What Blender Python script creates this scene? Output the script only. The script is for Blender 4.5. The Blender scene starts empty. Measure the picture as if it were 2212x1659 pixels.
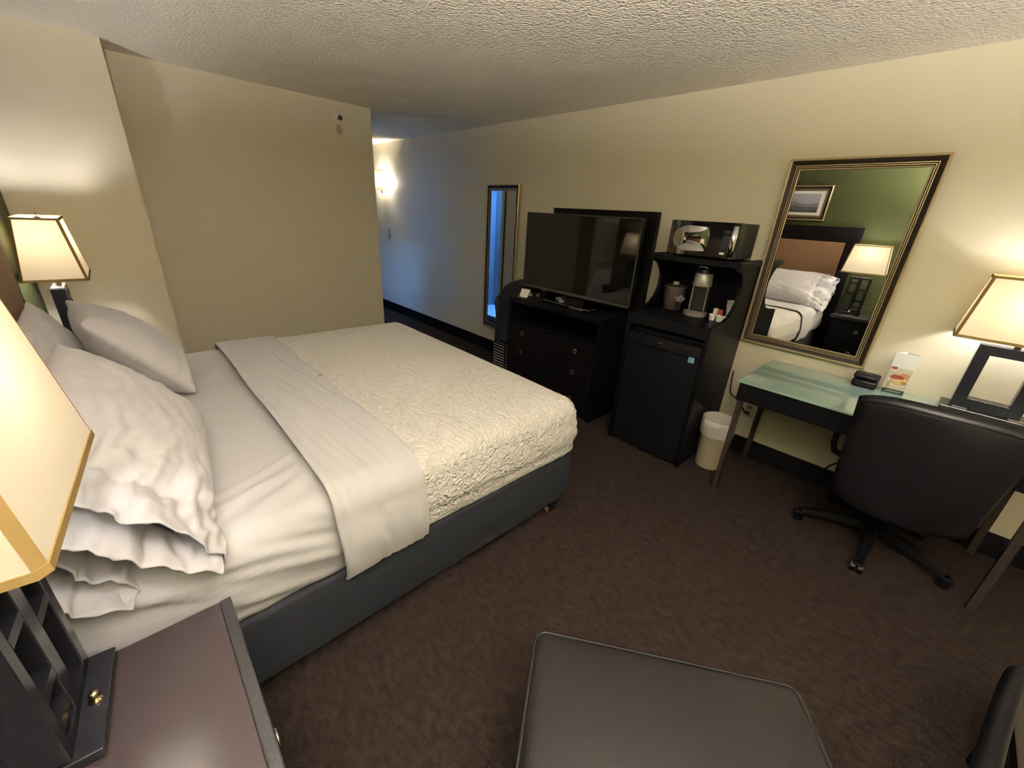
import bpy, bmesh, math, random
from mathutils import Vector, Matrix, noise
random.seed(7)
SC = bpy.context.scene
COL = SC.collection
V = Vector
PI = math.pi

# ------------------------------------------------------------------ materials
MATS = {}
def mat(name, col, rough=.5, metal=0., spec=.5, bump=None, coat=0., var=None, trans=0., emit=None, coat_rough=.05):
    """Principled material; bump = (scale, strength, distance, detail); var = (scale, amount) gentle colour variation."""
    if name in MATS:
        return MATS[name]
    m = bpy.data.materials.new(name)
    m.use_nodes = True
    nt = m.node_tree
    b = nt.nodes['Principled BSDF']
    b.inputs['Base Color'].default_value = (*col, 1)
    b.inputs['Roughness'].default_value = rough
    b.inputs['Metallic'].default_value = metal
    b.inputs['Specular IOR Level'].default_value = spec
    b.inputs['Coat Weight'].default_value = coat
    b.inputs['Coat Roughness'].default_value = coat_rough
    b.inputs['Transmission Weight'].default_value = trans
    tc = nt.nodes.new('ShaderNodeTexCoord')
    if emit:
        b.inputs['Emission Color'].default_value = (*emit[0], 1)
        b.inputs['Emission Strength'].default_value = emit[1]
    if var:
        n = nt.nodes.new('ShaderNodeTexNoise')
        n.inputs['Scale'].default_value = var[0]
        n.inputs['Detail'].default_value = 4
        nt.links.new(tc.outputs['Object'], n.inputs['Vector'])
        r = nt.nodes.new('ShaderNodeMapRange')
        r.inputs['To Min'].default_value = 1 - var[1]
        r.inputs['To Max'].default_value = 1 + var[1]
        nt.links.new(n.outputs['Fac'], r.inputs['Value'])
        x = nt.nodes.new('ShaderNodeVectorMath'); x.operation = 'SCALE'
        x.inputs[0].default_value = col
        nt.links.new(r.outputs['Result'], x.inputs['Scale'])
        nt.links.new(x.outputs['Vector'], b.inputs['Base Color'])
    if bump:
        n = nt.nodes.new('ShaderNodeTexNoise')
        n.inputs['Scale'].default_value = bump[0]
        n.inputs['Detail'].default_value = bump[3] if len(bump) > 3 else 3
        nt.links.new(tc.outputs['Object'], n.inputs['Vector'])
        bp = nt.nodes.new('ShaderNodeBump')
        bp.inputs['Strength'].default_value = bump[1]
        bp.inputs['Distance'].default_value = bump[2]
        nt.links.new(n.outputs['Fac'], bp.inputs['Height'])
        nt.links.new(bp.outputs['Normal'], b.inputs['Normal'])
    MATS[name] = m
    return m

WALL = mat('beige_wall_paint', (.67, .61, .462), .6, spec=.3, bump=(220, .12, .002))
GREEN = mat('green_wall_paint', (.052, .062, .019), .6, spec=.3, bump=(220, .12, .002))
BATHW = mat('bathroom_wall_paint', (.20, .22, .25), .5)
TILE = mat('pale_floor_tile', (.75, .78, .8), .35)
BASEB = mat('dark_vinyl_baseboard', (.0025, .0025, .004), .55, spec=.2)
BLACKW = mat('black_stained_wood', (.0022, .0022, .0036), .45, spec=.18, bump=(60, .06, .001), var=(9, .25))
BLACKW2 = mat('dark_espresso_wood', (.004, .003, .004), .48, spec=.18, bump=(60, .06, .001), var=(9, .25))
BLACKP = mat('black_plastic', (.003, .003, .005), .4, spec=.25)
BLACKG = mat('black_gloss_plastic', (.008, .008, .009), .06, coat=1.)
CHROME = mat('chrome', (.75, .74, .72), .12, metal=1.)
STEEL = mat('brushed_steel', (.50, .48, .44), .32, metal=1.)
SATIN = mat('satin_silver', (.34, .32, .28), .35, metal=.45)
LEGM = mat('brown_metal_leg', (.12, .095, .08), .35, metal=.8)
GOLD = mat('pewter_gold_moulding', (.50, .39, .22), .36, metal=.6)
FRAMEB = mat('bronze_brown_moulding', (.024, .0155, .010), .55, metal=0., spec=.2)
MIRROR = mat('mirror_silver', (.93, .94, .92), .0, metal=1.)
SCREEN = mat('tv_screen_glass', (.005, .0045, .004), .035, spec=.5)
BULB = mat('glowing_bulb', (1, .95, .9), .5, emit=((1, .90, .80), 1.))
WHITEP = mat('white_card', (.78, .77, .74), .6)
WHITECUP = mat('white_paper_cup', (.82, .80, .72), .6)
BROWNP = mat('brown_vinyl_bucket', (.052, .035, .028), .45)
LEATHER = mat('brown_leatherette', (.0105, .0088, .0088), .42, spec=.3, bump=(900, .12, .0006, 2))
CHAIRF = mat('dark_brown_chair_vinyl', (.0055, .0048, .007), .40, spec=.42, bump=(700, .15, .0008, 2))
TAN = mat('tan_upholstery', (.22, .12, .06), .62, bump=(500, .2, .001))
NSTOP = mat('brown_laminate_top', (.038, .0285, .030), .20, spec=.8, bump=(1200, .05, .0004))
EDGEB = mat('worn_black_edge', (.022, .021, .022), .45, bump=(90, .5, .002))
NAVY = mat('navy_jacket_cloth', (.004, .005, .011), .85, bump=(300, .3, .001))
CASE = mat('grey_ribbed_shell', (.34, .31, .27), .38)
BINP = mat('cream_bin_plastic', (.50, .44, .30), .5)
LINER = mat('white_bin_liner', (.62, .60, .55), .35, bump=(40, .6, .01))
BASEFAB = mat('charcoal_base_fabric', (.0105, .0122, .0160), .8, spec=.3, bump=(260, .3, .0012))
CASTER = mat('brown_caster_wheel', (.42, .19, .085), .5)
BEIGEC = mat('beige_cushion', (.42, .37, .30), .8)
GREYK = mat('grey_keypad', (.022, .022, .022), .65, spec=.15)
RED = mat('red_print', (.55, .05, .04), .5)
LBLUE = mat('blue_print', (.04, .22, .45), .5)
LWHITE = mat('pale_blue_print', (.45, .65, .75), .5)
LGREEN = mat('green_print', (.006, .024, .012), .5)
NECKM = mat('brown_lamp_neck', (.12, .05, .04), .4)
LAMPB = mat('black_lamp_lacquer', (.012, .012, .016), .22, spec=.5)
CREAMY = mat('creamer_red', (.40, .07, .04), .5)
PLASTICBAG = mat('clear_plastic_bag', (.16, .15, .155), .12, bump=(60, 1., .01))

def stripes_cloth(name, col, kind):
    """White bedding: 'plain' has a faint weave, 'ripple' the wavy matelasse ridges of the coverlet."""
    m = mat(name, col, .8, spec=.2)
    nt = m.node_tree; b = nt.nodes['Principled BSDF']
    b.inputs['Sheen Weight'].default_value = .15
    tc = nt.nodes.new('ShaderNodeTexCoord')
    bp = nt.nodes.new('ShaderNodeBump')
    if kind == 'ripple':
        mp = nt.nodes.new('ShaderNodeMapping')
        nt.links.new(tc.outputs['Object'], mp.inputs['Vector'])
        n0 = nt.nodes.new('ShaderNodeTexNoise'); n0.inputs['Scale'].default_value = 16; n0.inputs['Detail'].default_value = 2
        nt.links.new(mp.outputs['Vector'], n0.inputs['Vector'])
        mx = nt.nodes.new('ShaderNodeMix'); mx.data_type = 'VECTOR'
        mx.inputs['Factor'].default_value = .07
        nt.links.new(mp.outputs['Vector'], mx.inputs['A']); nt.links.new(n0.outputs['Color'], mx.inputs['B'])
        mp2 = nt.nodes.new('ShaderNodeMapping')
        mp2.inputs['Rotation'].default_value = (0, 0, .30)
        mp2.inputs['Scale'].default_value = (1.0, .30, 1.0)
        nt.links.new(mx.outputs['Result'], mp2.inputs['Vector'])
        n1 = nt.nodes.new('ShaderNodeTexNoise'); n1.inputs['Scale'].default_value = 72; n1.inputs['Detail'].default_value = 1.5
        nt.links.new(mp2.outputs['Vector'], n1.inputs['Vector'])
        bp.inputs['Strength'].default_value = .8; bp.inputs['Distance'].default_value = .022
        nt.links.new(n1.outputs['Fac'], bp.inputs['Height'])
        bp.inputs['Distance'].default_value = .027
    else:
        n1 = nt.nodes.new('ShaderNodeTexNoise'); n1.inputs['Scale'].default_value = 14; n1.inputs['Detail'].default_value = 6
        nt.links.new(tc.outputs['Object'], n1.inputs['Vector'])
        bp.inputs['Strength'].default_value = .25; bp.inputs['Distance'].default_value = .01
        nt.links.new(n1.outputs['Fac'], bp.inputs['Height'])
    nt.links.new(bp.outputs['Normal'], b.inputs['Normal'])
    return m
SHEET = stripes_cloth('white_sheet', (.525, .52, .53), 'plain')
PILLOWC = stripes_cloth('white_pillowcase', (.54, .53, .54), 'plain')
COVER = stripes_cloth('white_rippled_coverlet', (.70, .68, .635), 'ripple')

def popcorn():
    m = mat('popcorn_ceiling', (.90, .845, .735), .9, spec=.1)
    nt = m.node_tree; b = nt.nodes['Principled BSDF']
    tc = nt.nodes.new('ShaderNodeTexCoord')
    n = nt.nodes.new('ShaderNodeTexNoise'); n.inputs['Scale'].default_value = 55; n.inputs['Detail'].default_value = 3
    v = nt.nodes.new('ShaderNodeTexVoronoi'); v.inputs['Scale'].default_value = 70
    nt.links.new(tc.outputs['Object'], n.inputs['Vector']); nt.links.new(tc.outputs['Object'], v.inputs['Vector'])
    a = nt.nodes.new('ShaderNodeMath'); a.operation = 'SUBTRACT'
    nt.links.new(n.outputs['Fac'], a.inputs[0]); nt.links.new(v.outputs['Distance'], a.inputs[1])
    bp = nt.nodes.new('ShaderNodeBump'); bp.inputs['Strength'].default_value = .55; bp.inputs['Distance'].default_value = .012
    nt.links.new(a.outputs['Value'], bp.inputs['Height']); nt.links.new(bp.outputs['Normal'], b.inputs['Normal'])
    return m
def carpet():
    m = mat('brown_carpet', (.07, .045, .035), .95, spec=.1)
    nt = m.node_tree; b = nt.nodes['Principled BSDF']
    tc = nt.nodes.new('ShaderNodeTexCoord')
    mp = nt.nodes.new('ShaderNodeMapping'); mp.inputs['Scale'].default_value = (1, .55, 1); mp.inputs['Rotation'].default_value = (0, 0, .9)
    nt.links.new(tc.outputs['Object'], mp.inputs['Vector'])
    n = nt.nodes.new('ShaderNodeTexNoise'); n.inputs['Scale'].default_value = 42; n.inputs['Detail'].default_value = 5; n.inputs['Roughness'].default_value = .65
    n2 = nt.nodes.new('ShaderNodeTexNoise'); n2.inputs['Scale'].default_value = 500; n2.inputs['Detail'].default_value = 2
    nt.links.new(mp.outputs['Vector'], n.inputs['Vector']); nt.links.new(tc.outputs['Object'], n2.inputs['Vector'])
    r = nt.nodes.new('ShaderNodeValToRGB')
    r.color_ramp.elements[0].position = .34; r.color_ramp.elements[0].color = (.014, .0092, .0078, 1)
    r.color_ramp.elements[1].position = .62; r.color_ramp.elements[1].color = (.029, .0195, .0152, 1)
    nt.links.new(n.outputs['Fac'], r.inputs['Fac']); nt.links.new(r.outputs['Color'], b.inputs['Base Color'])
    bp = nt.nodes.new('ShaderNodeBump'); bp.inputs['Strength'].default_value = .6; bp.inputs['Distance'].default_value = .006
    nt.links.new(n2.outputs['Fac'], bp.inputs['Height']); nt.links.new(bp.outputs['Normal'], b.inputs['Normal'])
    return m
def shade_mat(name, diff, tr):
    m = bpy.data.materials.new(name); m.use_nodes = True
    nt = m.node_tree; nt.nodes.clear()
    o = nt.nodes.new('ShaderNodeOutputMaterial')
    d = nt.nodes.new('ShaderNodeBsdfDiffuse'); d.inputs['Color'].default_value = (*diff, 1)
    t = nt.nodes.new('ShaderNodeBsdfTranslucent'); t.inputs['Color'].default_value = (*tr, 1)
    a = nt.nodes.new('ShaderNodeAddShader')
    nt.links.new(d.outputs[0], a.inputs[0]); nt.links.new(t.outputs[0], a.inputs[1]); nt.links.new(a.outputs[0], o.inputs['Surface'])
    return m
SHADE = shade_mat('cream_shade_fabric', (.72, .69, .60), (.084, .062, .033))
SHADET = shade_mat('tan_shade_trim', (.24, .165, .065), (.0055, .0034, .0010))
SCONCEM = shade_mat('frosted_sconce_glass', (.35, .35, .33), (.62, .58, .48))
CEIL = popcorn(); CARPET = carpet()
def glass_top():
    m = mat('frosted_green_glass', (.26, .385, .345), .10, spec=.7, coat=1., coat_rough=.015)
    return m
GLASST = glass_top()

# ------------------------------------------------------------------ mesh helpers
class MB:
    """Collects shapes given in world coordinates; origin is taken off so that parts sit in their thing's frame."""
    def __init__(s, origin=(0, 0, 0)):
        s.bm = bmesh.new(); s.o = V(origin); s.mats = []
    def _mi(s, m):
        if m is None: return 0
        if m not in s.mats: s.mats.append(m)
        return s.mats.index(m)
    def face(s, vs, m=None):
        try:
            f = s.bm.faces.new(vs); f.material_index = s._mi(m); return f
        except ValueError:
            return None
    def v(s, p): return s.bm.verts.new(V(p) - s.o)
    def box(s, a, b, m=None, bev=0., seg=2, R=None):
        """axis-aligned box from corner a to corner b; R = (matrix, pivot) turns it."""
        xs = sorted((a[0], b[0])); ys = sorted((a[1], b[1])); zs = sorted((a[2], b[2]))
        P = [V((x, y, z)) for x in xs for y in ys for z in zs]
        if R is not None: P = [R[0] @ (p - V(R[1])) + V(R[1]) for p in P]
        q = [s.v(p) for p in P]
        fs = [(0, 1, 3, 2), (4, 6, 7, 5), (0, 4, 5, 1), (2, 3, 7, 6), (0, 2, 6, 4), (1, 5, 7, 3)]
        F = [s.face([q[i] for i in f], m) for f in fs]
        if bev > 0:
            es = list({e for f in F for e in f.edges})
            r = bmesh.ops.bevel(s.bm, geom=es, offset=bev, segments=seg, affect='EDGES', profile=.5)
            for f in r['faces']: f.material_index = s._mi(m)
        return s
    def prism(s, poly, axis, lo, hi, m=None):
        """poly in the two other axes (order x,y,z without axis) pulled from lo to hi."""
        def P(p, h):
            c = list(p); c.insert(axis, h); return c
        A = [s.v(P(p, lo)) for p in poly]; B = [s.v(P(p, hi)) for p in poly]
        n = len(poly)
        s.face(A[::-1], m); s.face(B, m)
        for i in range(n): s.face([A[i], A[(i + 1) % n], B[(i + 1) % n], B[i]], m)
        return s
    def rings(s, rs, m=None, cap0=True, cap1=True, closed=True):
        L = [[s.v(p) for p in r] for r in rs]
        for a, b in zip(L, L[1:]):
            n = len(a)
            for i in range(n if closed else n - 1):
                s.face([a[i], a[(i + 1) % n], b[(i + 1) % n], b[i]], m)
        if cap0: s.face(L[0][::-1], m)
        if cap1: s.face(L[-1], m)
        return L
    def lathe(s, prof, c, m=None, seg=32, axis=2, cap0=True, cap1=True, wob=None):
        rs = []
        for k, (r, h) in enumerate(prof):
            ring = []
            for i in range(seg):
                a = 2 * PI * i / seg
                rr = r * (1 + (wob(a, k) if wob else 0))
                p = [rr * math.cos(a), rr * math.sin(a)]
                p.insert(axis, h)
                if axis == 1: p[0], p[2] = p[2], p[0]
                ring.append(V(c) + V(p))
            rs.append(ring)
        s.rings(rs, m, cap0, cap1); return s
    def tube(s, pts, r, m=None, seg=10, square=False, cap=True, closed=False):
        pts = [V(p) for p in pts]; n = len(pts); rs = []
        up = None
        for i, p in enumerate(pts):
            if closed: d = (pts[(i + 1) % n] - pts[i - 1]).normalized()
            elif i == 0: d = (pts[1] - p).normalized()
            elif i == n - 1: d = (p - pts[i - 1]).normalized()
            else: d = (pts[i + 1] - pts[i - 1]).normalized()
            if up is None:
                up = V((0, 0, 1)) if abs(d.z) < .9 else V((1, 0, 0))
            a = d.cross(up).normalized(); up = a.cross(d).normalized()
            rr = r[i] if isinstance(r, (list, tuple)) else r
            k = 4 if square else seg
            off = PI / 4 if square else 0
            rs.append([p + a * rr * math.cos(2 * PI * j / k + off) + up * rr * math.sin(2 * PI * j / k + off) for j in range(k)])
        if closed:
            rs.append(rs[0]); s.rings(rs, m, False, False); bmesh.ops.remove_doubles(s.bm, verts=s.bm.verts, dist=1e-6)
        else: s.rings(rs, m, cap, cap)
        return s
    def build(s, name, m, parent=None, smooth=False, kind=None, auto=None):
        bmesh.ops.recalc_face_normals(s.bm, faces=s.bm.faces)
        me = bpy.data.meshes.new(name); s.bm.to_mesh(me); s.bm.free()
        for x in (s.mats or [m]): me.materials.append(x)
        if smooth:
            for p in me.polygons: p.use_smooth = True
        o = bpy.data.objects.new(name, me); COL.objects.link(o)
        if parent is not None: o.parent = parent
        if auto is not None:
            for p in me.polygons: p.use_smooth = True
            try: me.set_sharp_from_angle(angle=math.radians(auto))
            except Exception: pass
        return o

def smooth(P, n=6):
    P = [V(p) for p in P]; out = []
    for i in range(len(P) - 1):
        a, b, c, d = P[max(0, i - 1)], P[i], P[i + 1], P[min(len(P) - 1, i + 2)]
        for k in range(n):
            q = k / n
            out.append(.5 * ((2 * b) + (c - a) * q + (2 * a - 5 * b + 4 * c - d) * q * q + (3 * b - a - 3 * c + d) * q ** 3))
    return out + [P[-1]]
def thing(name, label, cat, loc=(0, 0, 0), rotz=0., group=None):
    o = bpy.data.objects.new(name, None); COL.objects.link(o)
    o.empty_display_size = .05
    o.location = loc; o.rotation_euler = (0, 0, rotz)
    return tag(o, label, cat, group)
def tag(o, label, cat, group=None):
    o['label'] = label; o['category'] = cat
    if group: o['group'] = group
    return o
def struct(o):
    o['kind'] = 'structure'; return o
def lab(o, l):
    o['label'] = l; return o

# ------------------------------------------------------------------ room shell
XW, XH, YB, YF, ZC = 3.16, -.43, 4.28, -1.9, 2.441   # right wall, headboard wall, back wall, wall behind the camera, ceiling
XC = 2.06                                            # corner where the entry corridor begins
YE = 7.6                                             # end of the corridor
struct(MB().box((XH - .1, YF - .1, -.08), (XW + .1, YE + .1, 0)).build('floor', CARPET))
struct(MB().box((XH - .1, YF - .1, ZC), (XW + .1, YE + .1, ZC + .1)).build('ceiling', CEIL))
struct(MB().box((XW, YF - .1, 0), (XW + .1, YE + .1, ZC)).build('wall_right', WALL))
struct(MB().box((XH - .1, YF - .1, 0), (XH, YB, ZC)).build('wall_left', GREEN))
struct(MB().box((XH - .1, YB, 0), (XC, YB + .1, ZC)).build('wall_back', WALL))
struct(MB().box((XH, 4.0, 0), (.208, YB, ZC)).build('wall_pier', WALL))
struct(MB().box((XH, YF - .1, 0), (XW, YF, ZC)).build('wall_front', WALL))
struct(MB().box((XC - .1, YE, 0), (XW, YE + .1, ZC)).build('wall_corridor_end', WALL))
D0, D1, DH = 4.78, 5.62, 2.06      # bathroom doorway in the corridor's left wall
w = MB(); w.box((XC - .1, YB + .1, 0), (XC, D0, ZC)); w.box((XC - .1, D1, 0), (XC, YE, ZC)); w.box((XC - .1, D0, DH), (XC, D1, ZC))
struct(w.build('wall_corridor', WALL))
w = MB(); w.box((1.24, YB + .1, 0), (1.34, 5.75, ZC)); w.box((1.24, 5.75, 0), (XC - .1, 5.85, ZC))
struct(w.build('wall_bathroom', BATHW))
struct(MB().box((1.34, YB + .1, 0), (XC - .1, 5.75, .012)).build('floor_bathroom', TILE))
t = MB()
for y0, y1 in ((D0 - .06, D0), (D1, D1 + .06)): t.box((XC, y0, 0), (XC + .018, y1, DH + .06), bev=.004)
t.box((XC, D0, DH), (XC + .018, D1, DH + .06), bev=.004)
struct(t.build('trim_1', mat('cream_door_casing', (.58, .54, .38), .5)))
struct(MB().box((XC, D0 - .085, 0), (XC + .012, D0 - .062, DH + .06)).build('trim_2', mat('casing_gap_shade', (.09, .07, .04), .6)))  # dark strip coloured in for the shadow gap beside the casing
bb = .138
struct(MB().box((XW - .012, YF, 0), (XW, YE, bb), bev=.003).build('baseboard_right', BASEB))
struct(MB().box((.208, YB - .012, 0), (XC, YB, bb)).build('baseboard_back', BASEB))
struct(MB().box((XH, YF, 0), (XH + .012, 4.0, bb)).build('baseboard_left', BASEB))
struct(MB().box((XH + .012, 3.988, 0), (.208, 4.0, bb)).build('baseboard_pier', BASEB))

# ------------------------------------------------------------------ bed
def noi(p, s=1.): return noise.noise(V(p) * s)
BX0, BX1, BY0, BY1 = -.375, 1.665, 1.15, 3.165
def loft_slab(mb, x0, x1, y0, y1, z0, z1, rc, rt, off=0., bulge=.0, dens=.02, topstep=.03, rb=.03):
    """Soft rounded slab as stacked outlines: side, rounded shoulder, then insets across the top."""
    x0 -= off; x1 += off; y0 -= off; y1 += off; z1 += off
    def outline(e):
        X0, X1, Y0, Y1 = x0 + e, x1 - e, y0 + e, y1 - e
        r = max(rc - e, .004)
        P = []
        def arc(cx, cy, a0):
            k = max(6, int(rc * 1.57 / dens))
            for i in range(k): 
                a = a0 + PI / 2 * i / k
                P.append((cx + r * math.cos(a), cy + r * math.sin(a)))
        def line(ax, ay, bx, by, L):
            k = max(2, int(L / dens))
            for i in range(k): P.append((ax + (bx - ax) * i / k, ay + (by - ay) * i / k))
        LX, LY = (x1 - x0 - 2 * rc), (y1 - y0 - 2 * rc)
        arc(X1 - r, Y0 + r, -PI / 2); line(X1, Y0 + r, X1, Y1 - r, LY)
        arc(X1 - r, Y1 - r, 0); line(X1 - r, Y1, X0 + r, Y1, LX)
        arc(X0 + r, Y1 - r, PI / 2); line(X0, Y1 - r, X0, Y0 + r, LY)
        arc(X0 + r, Y0 + r, PI); line(X0 + r, Y0, X1 - r, Y0, LX)
        return P
    lv = []
    for i in range(4):
        a = PI / 2 * i / 4
        lv.append((rb * (1 - math.sin(a)), z0 + rb * (1 - math.cos(a))))
    n = max(3, int((z1 - rt - z0 - rb) / min(.018, dens)))
    for i in range(n + 1):
        t = i / n
        lv.append((-bulge * math.sin(PI * t), z0 + rb + (z1 - rt - z0 - rb) * t))
    for i in range(1, 13):
        a = PI / 2 * i / 12
        lv.append((rt * (1 - math.cos(a)), z1 - rt + rt * math.sin(a)))
    half = min(x1 - x0, y1 - y0) / 2 - .01
    e = rt
    while e < half - topstep:
        e += topstep
        lv.append((e, z1 + .012 * (1 - math.exp(-(e - rt) * 4)) - .0))
    rs = [[(x, y, z) for x, y in outline(e)] for e, z in lv]
    mb.rings(rs, None, False, True)
    return mb
def clip(mb, co, no):
    g = mb.bm.verts[:] + mb.bm.edges[:] + mb.bm.faces[:]
    bmesh.ops.bisect_plane(mb.bm, geom=g, plane_co=V(co) - mb.o, plane_no=no, clear_outer=True)
def displace(mb, fn):
    mb.bm.normal_update()
    for v in mb.bm.verts:
        p = v.co + mb.o
        v.co += v.normal * fn(p, v.normal)
def thicken(o, t, off=1.):
    md = o.modifiers.new('cloth_thickness', 'SOLIDIFY'); md.thickness = t; md.offset = off
    return o

bed = thing('bed', 'king bed with charcoal fabric base and white fitted sheet on mattress', 'bed', (.64, 2.15, 0))
O = bed.location
m = MB(O); loft_slab(m, BX0, BX1 - .01, BY0 - .005, BY1, .075, .375, .07, .02, topstep=.25, dens=.04, bulge=.006)
displace(m, lambda p, n: .006 * noi((p.x * 1.6, p.y * 1.6, p.z * 5)) + .003 * noi((p.x * 5, p.y * 5, p.z * 14)) + (.005 if p.z < .11 else 0))
m.build('box_base', BASEFAB, bed, True)
m = MB(O); loft_slab(m, BX0, BX1 - .02, BY0 + .005, BY1 - .01, .375, .68, .10, .085, bulge=.012, dens=.013, topstep=.013)
def sheet_fn(p, n):
    side = 1 - abs(n.z)
    d = .004 * noi((p.x * 3, p.y * 3, p.z * 3))
    k = max(0, min(1, (1.62 - p.y) / .35)) * max(0, min(1, (.42 - p.x) / .12))
    top = max(0, 1 - side)
    f = p.z * 26 + p.x * 9
    d += side * k * .020 * noi((p.x * 1.6 + 3, f * .7, 1.7)) + side * k * .016 * (1 - abs(noi((p.x * 2.2, f * 1.0, 5)))) ** 3
    d += top * k * (.015 * noi((p.x * 2.0 + p.y * 1.2, (p.y - p.x * .45) * 13, 2.2)) + .014 * (1 - abs(noi((p.x * 2.4, (p.y - p.x * .5) * 10, 6.2)))) ** 3)
    d += top * .0022 * noi((p.x * 1.5, p.y * 24, 4.))
    far = max(0, min(1, (p.y - 2.7) / .3)) * max(0, min(1, (.36 - p.x) / .2))
    d += far * top * .004 * noi((p.x * 3, p.y * 26, 3.))
    return d
displace(m, sheet_fn)
lab(m.build('mattress', SHEET, bed, True), 'mattress in a wrinkled white fitted sheet')
for (cx, cy) in ((1.505, 1.178), (1.505, 3.10), (-.25, 1.215), (-.25, 3.08)):
    c = MB(O); c.box((cx - .02, cy - .02, .05), (cx + .02, cy + .02, .08)); c.box((cx - .028, cy - .03, .022), (cx + .028, cy - .024, .075)); c.box((cx - .028, cy + .012, .022), (cx + .028, cy + .018, .075))
    cc = c.build('caster_bracket', BLACKP, bed)
    wv = MB(O); wv.lathe([(.012, -.020), (.026, -.018), (.029, -.01), (.029, .01), (.026, .014), (.012, .016)], (cx + .0, cy - .005, .0295), axis=1)
    lab(wv.build('caster_wheel', CASTER, cc, True), 'orange brown caster wheel')

# coverlet (rippled) - lies over the mattress from the folded sheet to the foot
cv = thing('coverlet', 'white rippled coverlet spread over the foot two thirds of the bed', 'blanket', (1.15, 2.15, .68))
m = MB(cv.location); loft_slab(m, BX0, BX1 - .005, BY0 + .005, BY1 - .005, .385, .682, .11, .10, off=.012, bulge=.016, rb=.02)
clip(m, (.60, 0, 0), (-1, 0, 0))
def cover_fn(p, n):
    side = 1 - abs(n.z)
    d = .005 * noi((p.x * 2.5, p.y * 2.5, p.z * 2.5)) + .0016 * noi((p.x * 45, p.y * 14, p.z * 30))
    d += side * .004 * noi((p.x * 2.0, p.y * 2.0, p.z * 22))
    if p.y < 1.6 and side > .5 and p.z < .52: d += -.010 * math.exp(-((p.z - (.475 - .02 * p.x)) / .014) ** 2)
    cd = math.hypot(p.x - BX1, p.y - BY0)
    if cd < .22: d += .006 * (1 - cd / .22) * math.sin(math.atan2(p.z - .6, p.y - p.x + .4) * 16)
    return d
displace(m, cover_fn)
thicken(m.build('woven_cover', COVER, cv, True), .006)

# top sheet folded back over the coverlet edge
ts = thing('top_sheet', 'smooth white top sheet folded back in a band across the bed', 'sheet', (.49, 2.15, .69))
m = MB(ts.location); loft_slab(m, BX0, BX1, BY0 + .002, BY1 - .004, .372, .686, .11, .10, off=.024, bulge=.018, rb=.012, dens=.009, topstep=.009)
clip(m, (.325, 0, 0), (-1, 0, 0)); clip(m, (.662, 0, 0), (1, 0, 0))
def fold_fn(p, n):
    side = 1 - abs(n.z); top = 1 - side
    u = (p.x - .325) / .337
    d = .003 * noi((p.x * 4, p.y * 4, p.z * 4))
    q = p.x * 1. + p.y * .10
    d += top * .011 * noi((q * 15, p.y * 1.5, 3.1)) + top * .0075 * (1 - abs(noi((q * 24, p.y * 1.9, 7.7)))) ** 3
    low = max(0, min(1, (.60 - p.z) / .2))
    d += side * low * .012 * noi((p.x * 32 + p.z * 2, p.z * 3.0, 1.3)) + side * low * .005 * noi((p.x * 75, p.z * 4, 9.))
    d += side * low * .014 * (1 - abs(noi((p.x * 20 + p.z * 3, p.z * 2.0, 5.5)))) ** 3
    d += .006 * math.exp(-((u - .02) / .05) ** 2) - .003 * math.exp(-((u - 1.0) / .05) ** 2)
    return d
displace(m, fold_fn)
for v in m.bm.verts:
    p = v.co + m.o
    if p.y < 1.4 or p.z < .6: v.co.x += .02 * (.62 - p.z) if p.z < .62 else 0
    v.co.x += .008 * noi((1.3, p.y * 1.5, p.z * 3))
thicken(m.build('folded_band', SHEET, ts, True), .008)

# headboard
hb = thing('headboard', 'dark wood headboard with tan upholstered panel behind the bed', 'headboard', (XH, 2.13, 0))
O = hb.location
HY0, HY1, HZ = 1.05, 3.14, 1.635
m = MB(O)
for a, b in (((XH + .002, HY0, .14), (-.40, HY0 + .135, HZ)), ((XH + .002, HY1 - .135, .14), (-.40, HY1, HZ)), ((XH + .002, HY0 + .135, 1.455), (-.40, HY1 - .135, HZ)), ((XH + .002, HY0 + .135, .14), (-.41, HY1 - .135, .6))):
    m.box(a, b, bev=.003)
m.build('frame', BLACKW2, hb)
m = MB(O); m.box((-.422, HY0 + .137, .60), (-.385, HY1 - .137, 1.453), bev=.012, seg=3)
lab(m.build('padded_panel', TAN, hb), 'tan upholstered panel')

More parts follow.
